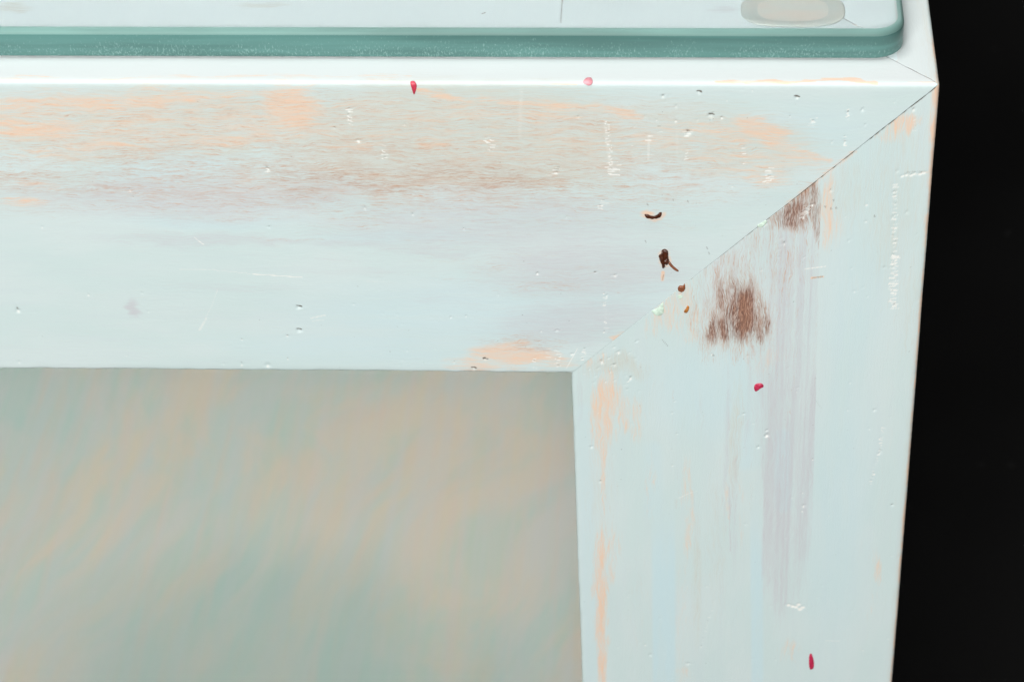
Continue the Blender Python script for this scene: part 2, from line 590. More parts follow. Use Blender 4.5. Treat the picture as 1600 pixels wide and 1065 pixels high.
# how open the mitre is along the front seam (s = mm from the corner)
_sg = [(0, .05), (3, .075), (10, .08), (20, .065), (27, .05), (34, .035), (42, .03), (52, .02), (58, .006), (66, .006), (72, .008), (80, .012), (85, .02)]


def front_gap(s):
    g = np.interp(s, [x for x, _ in _sg], [y for _, y in _sg])
    return g * (.55 + .9 * vnoise(s * .9, s * 0 + 4, 3))


def rail_gap(p1, p2):
    f = np.where(p1 < 1.5, front_gap(p2), .04)
    t = np.where((p2 < 1.5) & (p1 > 1.5), .05 + .12 * vnoise(p1 * .9, p1 * 0, 8), 0)
    wig = np.where((p2 < 1.5), .28 * np.sin(p1 * 1.9) * np.exp(-p1 / 16.), 0)
    wf = np.where(p1 < 1.5, .10 * (fbm(p2 * .35, p2 * 0, 21) - .5) * 2, 0)
    return np.maximum(f, t) + wig * .3 + wf


def leg_gap(p1, p2):
    f = np.where(p1 < 1.5, front_gap(p2), .04)
    wf = np.where(p1 < 1.5, -.10 * (fbm(p2 * .35, p2 * 0, 21) - .5) * 2, 0)
    return f + wf


def side_gap(p1, p2):
    t = np.where(p2 < 1.5, .05 + .12 * vnoise(p1 * .9, p1 * 0, 8), .04)
    wig = np.where((p2 < 1.5), .28 * np.sin(p1 * 1.9) * np.exp(-p1 / 16.), 0)
    return t - wig * .3


def seam_dirt(F, side):
    """grime in the open mitre line; side +1 on the rail, -1 on the leg"""
    A, Q = F.A, F.Q
    m = (Q > -1)
    d = np.abs(A - np.abs(Q)) * .72
    s = np.abs(Q)
    open_ = np.interp(s, [0, 10, 24, 30, 55, 60, 68, 74, 86], [.7, .7, .6, .45, .3, .02, .02, .1, .3])
    dash = .45 + .7 * sstep(vnoise(s * 1.5, s * 0, 5), .25, .7)
    F.add('D', np.where(m, sstep(.30 - d, 0, .30) * open_ * dash, 0))
    F.add('W', np.where(m & (s > 24) & (s < 60), sstep(.5 - d, 0, .4) * .32 * vnoise(s * .8, s * 0, 33) * (side > 0), 0))
    F.add('P', np.where(m & (s > 18) & (s < 34), sstep(1.3 - d, 0, 1.2) * .6, 0))
    mt = Q < -.5
    d2 = np.abs(A + Q)
    F.add('D', np.where(mt, sstep(.28 - d2, 0, .25) * (.35 + .9 * vnoise(s * .8, s * 0, 15)) * np.interp(s, [0, 11, 15], [1, 1, .15]), 0))
    F.add('P', np.where(mt, sstep(1.1 - d2, 0, .9) * .55 * vnoise(s * .5, s * 0, 18), 0))


def rail_paint(A, Q):
    F = Field(A, Q, 3, .5, 1.3)
    b = F.blob
    F.add('T', sstep(-Q, 0, 1.4))
    # warm veil
    b('G', 230, 195, 330, 65, .55, 0, .7)
    b('G', 720, 215, 330, 90, .62, 0, .6)
    b('G', 1080, 215, 220, 60, .5, 8, .7)
    b('G', 520, 285, 300, 40, .35, 0, .8)
    b('G', 60, 300, 160, 45, .35, 0, .8)
    b('P', 230, 192, 340, 52, .46, 0, .6)
    b('P', 800, 205, 300, 55, .32, 0, .8)
    b('P', 1120, 228, 160, 45, .42, 8, .8)
    b('P', 640, 285, 520, 34, .24, 0, .9)
    # peach patches
    for x, y, rx, ry, s_, ro in [(190, 158, 165, 13, .78, 0), (455, 170, 52, 34, .95, 0), (420, 196, 90, 12, .6, 0), (50, 196, 95, 14, .80, 0),
                                 (20, 165, 60, 14, .6, 0), (160, 228, 70, 12, .62, 0), (355, 222, 75, 10, .68, 0), (100, 240, 90, 10, .45, 0),
                                 (260, 183, 120, 12, .5, 0), (270, 202, 60, 8, .5, 0), (560, 160, 90, 12, .35, 0), (640, 200, 120, 10, .3, 0),
                                 (680, 224, 45, 6, .45, 0), (560, 228, 60, 6, .5, 0), (760, 180, 120, 9, .35, 0), (850, 172, 60, 12, .5, 0),
                                 (920, 190, 80, 12, .35, 0), (1185, 205, 45, 20, .95, 20), (1120, 215, 80, 14, .55, 8), (1230, 240, 70, 10, .5, 18),
                                 (1040, 222, 50, 22, .45, 0), (1195, 268, 40, 26, .5, 0), (960, 245, 70, 20, .35, 0), (1080, 240, 80, 20, .35, 0),
                                 (805, 556, 80, 17, .9, 0), (760, 566, 80, 10, .7, 0), (850, 565, 50, 12, .6, 0), (820, 542, 30, 12, .7, 0), (40, 318, 40, 9, .5, 0),
                                 (60, 290, 60, 8, .4, 0), (900, 233, 22, 8, .4, 0), (975, 525, 12, 8, .8, 0), (1000, 150, 80, 5, .2, 0)]:
        b('P', x, y, rx, ry, s_, ro, .9)
    F.stroke('P', [(655, 144), (740, 151), (810, 156), (880, 160), (950, 170), (1010, 177)], 5, .75, 1.6, True)
    F.stroke('P', [(790, 156), (850, 158), (900, 163)], 8, .8, 1.6, True)
    F.stroke('P', [(1100, 190), (1170, 212), (1240, 232), (1300, 250)], 7, .6, 1.6, True)
    # top arris and ledge
    F.stroke('P', [(-20, 121), (120, 121), (260, 122), (520, 122), (640, 122)], 4.5, .42, 1.2, True)
    F.stroke('P', [(1135, 126), (1250, 126), (1368, 126)], 4, 1.15, .7, True)
    F.stroke('P', [(1280, 122), (1330, 123), (1365, 126)], 2.5, 1.0, .7, True)
    F.stroke('P', [(1420, 128), (1462, 128)], 2, .6, .8)
    F.stroke('P', [(860, 131), (900, 132)], 2, .6, .8)
    # rubbed brown grain
    for x, y, rx, ry, s_, ro in [(560, 280, 190, 24, .50, 0), (470, 300, 80, 12, .58, 0), (690, 282, 120, 9, .50, 0), (520, 255, 130, 10, .42, 0),
                                 (800, 250, 140, 10, .32, 0), (950, 285, 100, 14, .38, 0), (900, 262, 60, 8, .42, 0), (100, 270, 150, 22, .34, 0),
                                 (60, 292, 60, 7, .5, 0), (250, 300, 160, 20, .32, 0), (800, 320, 60, 6, .36, 0), (590, 347, 40, 8, .42, 0),
                                 (640, 310, 260, 12, .28, 0), (860, 440, 80, 10, .40, -6), (890, 448, 40, 6, .45, -6), (720, 405, 120, 10, .30, 6),
                                 (825, 535, 70, 22, .5, 0), (900, 420, 110, 16, .28, 0), (440, 372, 80, 5, .28, 0), (560, 340, 120, 10, .25, 0),
                                 (700, 380, 150, 8, .22, 4), (810, 545, 45, 12, .35, 0), (960, 260, 80, 20, .3, 0), (1190, 268, 20, 10, .25, 0)]:
        b('B', x, y, rx, ry, s_, ro, 1.1)
    b('B', 560, 272, 740, 74, .47, 0, .8)
    b('B', 540, 205, 660, 62, .40, 0, .8)
    b('B', 660, 280, 360, 34, .58, 0, .9)
    b('B', 130, 285, 240, 30, .50, 0, .9)
    b('B', 900, 300, 260, 40, .44, 0, .9)
    b('B', 640, 330, 560, 40, .26, 2, .9)
    b('B', 860, 430, 240, 60, .22, 0, .9)
    b('B', 960, 300, 200, 60, .28, 0, .9)
    # mauve glaze
    for x, y, rx, ry, s_, ro in [(300, 310, 340, 40, .55, 0), (760, 350, 320, 60, .50, 0), (900, 420, 190, 60, .55, 0), (900, 500, 160, 40, .55, -8),
                                 (350, 375, 240, 12, .45, 0), (600, 385, 200, 16, .45, 5), (370, 448, 120, 10, .35, 0), (205, 482, 10, 16, .75, 0),
                                 (1000, 500, 60, 20, .4, -30), (560, 420, 160, 8, .3, 0), (700, 470, 90, 12, .3, 10)]:
        b('M', x, y, rx, ry, s_, ro, 1.2)
    for x, y, rx, ry, s_, ro in [(260, 262, 90, 26, .55, 0), (700, 490, 230, 50, .5, 0), (330, 350, 120, 10, .4, 0), (580, 540, 200, 26, .45, 0),
                                 (1280, 200, 80, 30, .3, 0), (620, 370, 120, 10, .4, 0), (1000, 470, 100, 30, .3, 0)]:
        b('L', x, y, rx, ry, s_, ro, 1.2)
    # pale drips crossing the grain
    F.stroke('W', [(205, 150), (188, 175), (165, 210), (150, 250), (140, 285)], 7, .20, 1.6, True)
    F.stroke('W', [(815, 140), (813, 180), (812, 215)], 4, .24, 1.6)
    F.stroke('W', [(622, 170), (620, 230)], 3, .15, 1.6)
    F.stroke('W', [(945, 190), (952, 250), (960, 268)], 4, .26, 1.6)
    F.stroke('W', [(1014, 212), (1013, 250)], 2.5, .3, 1.2)
    F.stroke('W', [(1058, 205), (1058, 240)], 3, .22, 1.2)
    F.stroke('W', [(945, 445), (947, 520)], 4, .2, 1.4)
    # scratches
    F.stroke('W', [(280, 421), (330, 421), (400, 428), (472, 433)], 1.0, .38, .9)
    F.stroke('W', [(395, 428), (472, 433)], 1.2, .5, .9)
    F.stroke('W', [(304, 371), (318, 382)], 1.2, .42, .9)
    F.stroke('W', [(340, 452), (332, 475), (322, 495), (311, 516)], 1.2, .32, 1.0)
    F.stroke('W', [(322, 498), (312, 515)], 2.4, .36, 1.0)
    F.stroke('W', [(485, 497), (508, 492)], 1.2, .5, .9)
    F.stroke('W', [(488, 501), (506, 500)], 1.0, .4, .9)
    F.stroke('W', [(885, 575), (902, 545)], 1.0, .4, .9)
    F.stroke('W', [(568, 440), (600, 440)], 1.0, .3, .9)
    F.stroke('M', [(350, 398), (420, 400), (600, 410)], 3, .28, 1.6)
    F.stroke('D', [(268, 560), (290, 578)], .4, .0, .9)
    # dents: (x, y, rx, ry, depth)
    for x, y, rx, ry, dp in [(467, 480, 7, 4, .4), (467, 516, 6, 5, .35), (449, 524, 4, 3, .15), (418, 264, 5, 5, .25), (203, 297, 5, 4, .25),
                             (208, 308, 3, 2, .15), (28, 484, 5, 7, .25), (222, 458, 3, 3, .15), (138, 460, 3, 3, .12), (378, 530, 3, 3, .12),
                             (381, 538, 3, 2, .12), (450, 560, 3, 3, .12), (418, 570, 7, 6, .3), (378, 568, 5, 6, .15), (350, 568, 4, 3, .1),
                             (553, 475, 3, 2, .2), (705, 495, 4, 2, .2), (728, 493, 3, 2, .15), (840, 427, 4, 3, .25), (870, 516, 6, 2, .3),
                             (725, 358, 3, 2, .2), (645, 335, 4, 3, .2), (570, 325, 3, 5, .2), (758, 560, 4, 3, .3), (740, 575, 4, 3, .3),
                             (710, 565, 3, 3, .2), (1092, 144, 4, 4, .35), (1111, 180, 6, 5, .35), (1128, 184, 4, 3, .2), (1245, 152, 4, 4, .3),
                             (1036, 150, 4, 4, .25), (1056, 166, 3, 4, .2), (1325, 176, 3, 5, .2), (1348, 172, 3, 4, .3), (1270, 190, 5, 3, .2),
                             (1234, 182, 2, 4, .15), (1352, 195, 3, 3, .15), (1320, 222, 4, 4, .15), (1300, 222, 3, 4, .12), (868, 270, 7, 4, .2),
                             (1180, 520, 3, 3, .1), (903, 183, 5, 3, .2), (1026, 188, 4, 2, .15), (1056, 189, 4, 3, .15), (560, 220, 5, 4, .25),
                             (522, 200, 5, 2, .15), (545, 172, 3, 3, .2), (1075, 207, 7, 6, .25), (420, 355, 4, 3, .2), (232, 487, 3, 2, .15),
                             (66, 355, 3, 3, .12), (30, 565, 4, 4, .15), (198, 555, 3, 3, .1), (395, 128, 2, 2, .15), (1350, 130, 3, 2, .2),
                             (885, 340, 3, 2, .2), (948, 462, 3, 3, .2), (893, 553, 4, 3, .2), (930, 425, 6, 2, .15), (960, 430, 7, 3, .15),
                             (1300, 270, 3, 2, .15), (938, 98, 4, 1, .1), (620, 105, 2, 1, .1), (120, 110, 2, 1, .08)]:
        r = np.random.RandomState(int(x * 7 + y))
        F.pit(x, y, rx * .6, ry * .55, dp * .8, r.uniform(.3, .7), r.uniform(.1, .7))
    for x, y in [(467, 478), (467, 514), (1092, 143), (1111, 179), (1245, 151), (740, 574), (758, 560)]:
        F.stroke('D', [(x - 3, y - 1), (x + 4, y)], 1.3, .75, .9)
    # ladders of nicks
    for x, y0, y1, wp, n_, sl in [(546, 172, 194, 8, 7, 1), (601, 228, 248, 8, 5, -1), (948, 190, 258, 7, 16, 8), (960, 255, 272, 18, 6, -4),
                                  (762, 216, 236, 12, 8, 6), (1162, 232, 256, 6, 6, 2), (1203, 262, 286, 12, 9, -4), (1072, 235, 250, 6, 4, 0),
                                  (945, 315, 326, 12, 5, -6), (872, 548, 572, 7, 6, 0), (912, 545, 562, 8, 6, -2), (835, 560, 575, 6, 4, 2),
                                  (1075, 203, 212, 14, 4, -4), (945, 460, 478, 5, 4, 0), (1320, 215, 228, 6, 4, 0), (946, 505, 518, 7, 3, 0),
                                  (1325, 172, 186, 5, 4, 0), (1272, 186, 196, 10, 4, -6), (856, 545, 556, 9, 3, 0), (870, 264, 274, 14, 4, -10),
                                  (1030, 200, 205, 12, 2, 0), (1013, 212, 218, 10, 2, 0), (418, 260, 268, 8, 3, 0)]:
        F.ticks(x, y0, y1, wp, n_, .68, 3, sl)
    F.specks(90, 11, (0, 135, 1250, 575), .45)
    F.specks(30, 13, (550, 480, 900, 575), .6)
    F.specks(30, 14, (950, 130, 1400, 260), .7)
    F.specks(14, 15, (1000, 290, 1110, 430), .0)
    # hairline crack running across the ledge under the glass
    F.stroke('D', [(884, -60), (881, 4), (878, 44), (877, 60)], .9, .55, .9)
    F.stroke('H', [(884, -60), (881, 4), (878, 44), (877, 60)], .9, -.2, .9, mode='add')
    F.stroke('D', [(755, 46), (760, 44)], 1.2, .6, .9)
    # rust halo below the resin spots
    F.stroke('P', [(1008, 336), (1022, 340), (1030, 337)], 5, .9, 1.6, True)
    F.stroke('P', [(1038, 397), (1039, 410)], 8.5, .95, 1.2)
    F.stroke('P', [(1036, 425), (1035, 437)], 2.5, 1.2, 1.2)
    F.stroke('D', [(1037, 429), (1035, 437)], 1.2, .4, 1.2)
    for x, y in [(1011, 318), (1051, 311), (1008, 376), (1104, 386), (1107, 394), (1074, 313)]:
        F.stroke('D', [(x, y), (x + 1.5, y + 3)], 1.0, .45, 1.0)
    # soft stains on the ledge under the glass
    b('G', 25, 35, 30, 14, .5, 0, 1.2)
    b('G', 420, 30, 45, 8, .45, 0, 1.2)
    F.add('T', 2.0 * sstep(-F.Q, INY + .5, INY + 2))  # paint brightened below the glass to make up for lost light
    b('M', 1130, 38, 30, 8, .5, 0, 1.2)
    seam_dirt(F, 1)
    return F


def leg_paint(A, Q):
    # here A runs down the leg and Q across it, so swap into picture coordinates
    F = Field(Q, A, 29, 1.3, .35, .45, 1.8)
    b = F.blob
    # lap line: glazed strip ends sharply on its right
    a0, c0 = unproj(1284, 280)
    a1, c1 = unproj(1263, 1065)
    edge = a0 + (F.Q - c0) * (a1 - a0) / (c1 - c0) + .18 * (fbm(F.Q * .25, F.Q * 0, 61) - .5)
    right = sstep(F.A - edge, -.15, .15)        # 1 left of the line
    for x, y, rx, ry, s_, ro in [(1225, 520, 62, 270, .62, 0), (1235, 760, 40, 230, .68, 0), (1230, 640, 50, 60, .6, 0), (1170, 430, 90, 90, .42, 0),
                                 (1150, 800, 12, 160, .4, 0), (1215, 700, 14, 140, .6, 0), (1135, 700, 7, 150, .5, 0), (1195, 760, 6, 180, .6, 0), (1168, 640, 8, 90, .4, 0), (1250, 820, 8, 160, .5, 0), (1100, 640, 10, 70, .25, 0), (905, 620, 8, 60, .4, 0), (1120, 460, 40, 60, .4, 0), (1225, 900, 30, 90, .6, 0)]:
        b('M', x, y, rx, ry, s_, ro, 1.0)
    for x, y, rx, ry, s_, ro in [(1150, 484, 74, 84, .60, 0), (1155, 490, 52, 72, .84, 0), (1160, 496, 30, 58, 1.08, 0), (1126, 514, 28, 32, .86, 0), (1190, 515, 24, 36, .80, 0), (1190, 500, 22, 44, .7, 0), (1162, 440, 22, 40, .62, 0),
                                 (1120, 500, 26, 34, .62, 0), (1235, 328, 50, 30, .84, -32), (1205, 345, 26, 14, .6, -30), (1262, 305, 26, 34, .74, 0),
                                 (1276, 345, 12, 48, .72, 0), (1130, 420, 46, 22, .38, -35), (1185, 400, 60, 60, .30, 0), (1250, 400, 20, 60, .36, 0), (1215, 400, 60, 70, .36, 0), (1230, 470, 40, 90, .26, 0), (1095, 470, 26, 46, .45, 0), (1160, 470, 80, 90, .34, 0), (1195, 400, 70, 80, .40, -20), (1150, 420, 60, 40, .46, -30), (1158, 540, 40, 40, .5, 0),
                                 (1085, 490, 16, 40, .45, 0), (1200, 590, 24, 40, .26, 0)]:
        b('B', x, y, rx, ry, s_, ro, 1.1)
    F.c['B'] *= .86 + .26 * sstep(fbm(F.A * .7, F.Q * .16, 97, 4), .25, .75)
    F.c['M'] *= .45 + .75 * fbm(F.A * 1.6, F.Q * .015, 91, 2)
    for k in 'MB':
        F.c[k] *= right
    F.add('B', .22 * right * sstep(fbm(F.A * .8, F.Q * .04, 44), .45, .7) * (F.Q > 25) * (F.Q < 130) * (F.A < 60))
    for x, y, rx, ry, s_, ro in [(945, 640, 24, 62, .80, 0), (944, 740, 5, 90, .6, 0), (940, 860, 6, 60, .8, 0), (938, 960, 8, 70, .9, 0), (941, 1040, 9, 40, .9, 0), (948, 620, 12, 40, .6, 0), (985, 650, 26, 40, .50, 0), (938, 690, 14, 40, .6, 0),
                                 (942, 850, 10, 40, .80, 0), (938, 910, 12, 60, .85, 0), (940, 1000, 12, 60, .60, 0), (955, 860, 16, 60, .40, 0),
                                 (1411, 190, 28, 16, .78, 0), (1395, 205, 30, 16, .4, 0), (1062, 478, 42, 44, .50, 0), (1080, 520, 18, 20, .5, 0),
                                 (1022, 500, 20, 26, .40, 0), (1370, 895, 12, 34, .45, 0), (1360, 945, 10, 26, .3, 0), (1016, 760, 8, 60, .35, 0),
                                 (1075, 790, 12, 90, .42, 0), (1068, 950, 16, 120, .25, 0), (1230, 1012, 22, 26, .35, 0), (1070, 1050, 20, 20, .35, 0),
                                 (1292, 330, 12, 60, .60, 0), (1300, 350, 16, 40, .35, 0), (1178, 560, 60, 20, .25, 0), (930, 555, 30, 14, .35, 0),
                                 (1140, 770, 5, 60, .4, 0), (1160, 820, 6, 90, .3, 0)]:
        b('P', x, y, rx, ry, s_, ro, 1.1)
    for x, y, rx, ry, s_, ro in [(940, 780, 30, 220, .30, 0), (1010, 620, 40, 40, .2, 0), (1400, 300, 60, 160, .35, 0), (960, 570, 60, 20, .5, 0),
                                 (1000, 950, 30, 130, .2, 0), (1120, 850, 24, 150, .3, 0), (1380, 850, 50, 200, .12, 0), (1320, 300, 50, 60, .35, 0),
                                 (1190, 1000, 60, 100, .12, 0), (1150, 700, 14, 120, .45, 0), (1090, 900, 10, 160, .4, 0), (1420, 480, 30, 120, .3, 0)]:
        b('G', x, y, rx, ry, s_, ro, 1.2)
    # light blue laps with ruled edges
    keep = F.c['L'].copy()
    F.c['L'][:] = 0
    F.stroke('L', [(1036, 700), (1038, 1100)], 19, .85, .35)
    F.stroke('L', [(1181, 720), (1184, 1100)], 10, .8, .5)
    _, ca = unproj(1036, 760)
    _, cb = unproj(1036, 900)
    F.c['L'] *= sstep(F.wq, ca, cb)
    F.c['L'] = np.maximum(F.c['L'], keep)
    xa, _ = unproj(1190, 700)
    _, ya = unproj(1190, 500)
    _, yb = unproj(1190, 620)
    _, yc = unproj(1190, 780)
    _, yd = unproj(1190, 1060)
    F.add('M', .52 * right * sstep(xa + .8 - F.wa, 0, 1.6) * sstep(F.Q, ya, yb) * (1 - sstep(F.wq, yc, yd)) * (.25 + 1.0 * sstep(vnoise(F.A * 1.1, F.Q * .012, 88), .15, .8)))
    F.stroke('L', [(1020, 700), (1022, 800)], 14, .35, 1.2)
    F.stroke('L', [(1222, 680), (1224, 790)], 13, .7, .7)
    F.stroke('L', [(1150, 560), (1165, 720)], 18, .45, 1.2)
    F.stroke('L', [(912, 640), (925, 1100)], 12, .35, 1.2)
    b('L', 1100, 610, 90, 70, .5, 0, 1.2)
    b('L', 1310, 800, 50, 240, .45, 0, 1.2)
    b('L', 1330, 480, 50, 120, .35, 0, 1.2)
    b('L', 1370, 260, 60, 60, .2, 0, 1.2)
    for x0, y0, x1, y1, s_ in [(1139, 760, 1141, 860, .55), (1197, 700, 1199, 900, .5), (1190, 560, 1192, 760, .5), (1252, 640, 1255, 760, .4), (1229, 640, 1232, 680, .4)]:
        F.stroke('M', [(x0, y0), (x1, y1)], 1.3, s_, .9)
    # worn arris at the outer corner
    E = np.exp(-((F.A + .1 - .35 * np.exp(-(F.Q / 30) ** 2)) / (.8 + .5 * np.exp(-(F.Q / 28) ** 2))) ** 2)
    yy = F.Q
    wn = np.interp(yy, [0, 5, 15, 24, 34, 40, 60, 100, 130, 140, 160, 180], [1.5, 1.4, 1.3, 1.3, 1.2, 1.0, .8, .7, .9, 1.1, .8, .8])
    F.add('P', E * wn * (.6 + .8 * vnoise(yy * .4, yy * 0, 71)))
    F.add('G', .4 * np.exp(-((F.A - .5) / 1.6) ** 2))
    # scratches and nicks
    for x, y in [(1410, 275), (1417, 273), (1424, 274), (1430, 271), (1437, 272), (1444, 270)]:
        F.pit(x, y, 3.2, 1.5, .14, .8, .3)
    F.stroke('W', [(1408, 276), (1440, 271)], .9, .5, 1.0)
    F.stroke('P', [(1440, 270), (1462, 269)], 1.8, .8, .9)
    F.stroke('D', [(1418, 269), (1440, 268)], .8, .45, .9)
    F.stroke('W', [(1258, 420), (1290, 416)], 1.0, .6, .9)
    F.stroke('W', [(1060, 778), (1082, 768)], 1.0, .4, .9)
    F.stroke('D', [(1066, 777), (1082, 767)], .5, .25, .9)
    for x, y in [(1232, 944), (1238, 946), (1244, 947), (1250, 950), (1254, 947), (1248, 943)]:
        F.pit(x, y, 4, 2.2, .12, 1.0, .1)
    F.stroke('W', [(1290, 1000), (1312, 1000)], .9, .4, .9)
    F.stroke('W', [(1235, 1005), (1300, 1002)], .8, .25, .9)
    F.stroke('D', [(1274, 624), (1284, 638)], .9, .30, 1.2)
    F.stroke('D', [(1034, 530), (1044, 541)], .9, .45, 1.0)
    F.stroke('P', [(1268, 434), (1286, 432)], 1.6, 1.2, .9)
    F.stroke('D', [(1269, 434), (1285, 432)], 1.3, .45, .9)
    for x, y, rx, ry, dp in [(1298, 298, 3, 4, .2), (1260, 330, 7, 4, .3), (1270, 320, 5, 3, .25), (1255, 340, 4, 3, .2), (1354, 320, 3, 3, .12),
                             (1353, 346, 4, 2, .2), (1417, 332, 3, 4, .2), (1392, 327, 2, 2, .1), (1402, 267, 3, 4, .2), (1198, 680, 5, 5, .35),
                             (1198, 672, 3, 3, .3), (1185, 698, 3, 4, .3), (1162, 646, 3, 3, .2), (895, 685, 4, 5, .35), (924, 698, 3, 4, .3),
                             (938, 752, 3, 4, .2), (1050, 645, 3, 3, .12), (1366, 640, 4, 3, .2), (1256, 790, 4, 5, .2), (1254, 798, 3, 3, .15),
                             (1394, 788, 5, 3, .2), (1016, 1022, 3, 5, .3), (1008, 1007, 3, 3, .2), (1348, 1015, 3, 2, .1), (1105, 915, 4, 2, .12),
                             (1075, 1036, 6, 4, .15), (985, 590, 4, 5, .15), (1270, 717, 3, 2, .1), (1112, 553, 3, 3, .1), (1376, 704, 3, 4, .25),
                             (1374, 707, 3, 3, .2), (1382, 418, 4, 3, .15), (1335, 455, 4, 3, .1), (1356, 463, 3, 2, .1), (1433, 366, 2, 2, .1),
                             (1168, 556, 3, 3, .1), (1430, 145, 3, 5, .2), (1427, 172, 3, 4, .2), (940, 565, 5, 5, .2), (960, 570, 5, 4, .2),
                             (966, 550, 5, 4, .2), (1225, 380, 4, 5, .15), (995, 533, 4, 3, .2), (1328, 892, 2, 2, .1), (1195, 350, 8, 4, .25)]:
        r = np.random.RandomState(int(x * 3 + y))
        F.pit(x, y, rx * .6, ry * .55, dp * .8, r.uniform(.3, .7), r.uniform(.15, .7))
    F.ticks(1398, 288, 405, 7, 20, .8, 5, 0)
    F.ticks(1397, 400, 482, 11, 22, .95, 6, -1)
    for k_ in range(10):
        F.pit(1397 + 2.5 * math.sin(k_ * 2.1), 300 + k_ * 19.5, 2.4, 1.8, .08, .35, .45)
    F.ticks(1379, 668, 710, 4, 12, .7, 7, -5)
    F.ticks(1372, 710, 755, 4, 12, .6, 8, -12)
    F.ticks(1428, 160, 205, 5, 9, .6, 9, 2)
    F.ticks(1117, 938, 975, 4, 8, .5, 9, -12)
    F.ticks(1105, 975, 1010, 3, 7, .5, 9, -10)
    F.ticks(1220, 375, 410, 6, 5, .5, 10, -5)
    F.ticks(980, 590, 610, 6, 4, .4, 12, 0)
    F.ticks(1262, 322, 340, 12, 7, .8, 13, -8)
    for x, y in [(1298, 325), (1302, 312), (1306, 324), (1366, 337), (1289, 322), (1114, 554)]:
        F.stroke('D', [(x, y), (x + 1, y + 1.5)], 1.5, .5, 1.0)
    F.specks(110, 41, (905, 600, 1420, 1060), .55)
    F.specks(50, 42, (1150, 330, 1440, 600), .5)
    F.specks(30, 43, (910, 540, 1010, 600), .6)
    seam_dirt(F, -1)
    return F


def side_paint(A, Q):
    F = Field(Q, A, 57)
    F.add('T', sstep(-Q, 0, 1.4) * .75)
    F.add('T', 2.0 * sstep(-Q, INX + .5, INX + 2) * (A > INY))  # same painted brightening below the glass
    E = np.exp(-((F.A) / .9) ** 2)
    wn = np.interp(A, [0, 4, 8, 12, 16, 20, 26, 34], [1.2, .9, .4, .9, 1.1, .4, .3, .3])
    F.add('P', E * wn)
    F.add('G', .4 * np.exp(-((F.A) / 4) ** 2))
    F.add('P', .5 * np.exp(-((A + F.A) / 1.4) ** 2) * vnoise(A * .5, A * 0, 3))
    F.add('D', sstep(.28 - np.abs(A + Q), 0, .25) * .6 * vnoise(A * .8, A * 0, 15))
    return F


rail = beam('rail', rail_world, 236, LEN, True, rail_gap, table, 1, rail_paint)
tag(rail, 'front rail worn to peach undercoat along its upper half')
leg = beam('leg', leg_world, 190, -FZ * 1000, False, leg_gap, table, 2, leg_paint)
tag(leg, 'leg below the mitre with brown rubbed patch and blue brush laps')
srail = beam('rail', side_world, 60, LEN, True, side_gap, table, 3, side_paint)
nogap = lambda p1, p2: .05 + 0 * p1


def mir(fn, mx, my):
    def g(al, p1, p2):
        x, y, z = fn(al, p1, p2)
        if mx: x = -LEN - x
        if my: y = LEN - y
        return (x, y, z)
    return g


beam('rail', mir(rail_world, 0, 1), 0, LEN, True, nogap, table, 4, dense=False)
beam('rail', mir(side_world, 1, 0), 0, LEN, True, nogap, table, 5, dense=False)
for i, (mx, my) in enumerate([(1, 0), (0, 1), (1, 1)]):
    beam('leg', mir(leg_world, mx, my), 0, -FZ * 1000, False, nogap, table, 6 + i, dense=False)

# lower shelf, notched round the legs
lo, hi, nt_ = 12.0, LEN - 12.0, WD + .5
pts = [(nt_, lo), (hi - nt_ + lo, lo), (hi - nt_ + lo, nt_), (hi, nt_), (hi, hi - nt_ + lo), (hi - nt_ + lo, hi - nt_ + lo),
       (hi - nt_ + lo, hi), (nt_, hi), (nt_, hi - nt_ + lo), (lo, hi - nt_ + lo), (lo, nt_), (nt_, nt_)]
SZ = -345.0
import bmesh
bm = bmesh.new()
vs = [bm.verts.new((-a * MM - T_INV[0], b_ * MM - T_INV[1], SZ * MM - T_INV[2])) for a, b_ in pts]
f = bm.faces.new(vs)
ex = bmesh.ops.extrude_face_region(bm, geom=[f])
for v in [g for g in ex['geom'] if isinstance(g, bmesh.types.BMVert)]:
    v.co.z -= .018
bmesh.ops.recalc_face_normals(bm, faces=bm.faces)
me = bpy.data.meshes.new('shelf')
bm.to_mesh(me); bm.free()
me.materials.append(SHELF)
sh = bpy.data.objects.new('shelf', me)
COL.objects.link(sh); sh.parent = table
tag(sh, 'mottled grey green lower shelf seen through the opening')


# ------------------------------------------------------------------ small marks standing proud of the paint (parts of the frame)
def front_point(px, py, off=0.0):
    a, q = unproj(px, py)
    if q < 0:
        return np.array([-a, -q, off]) * MM
    return np.array([-a, -off, -q]) * MM


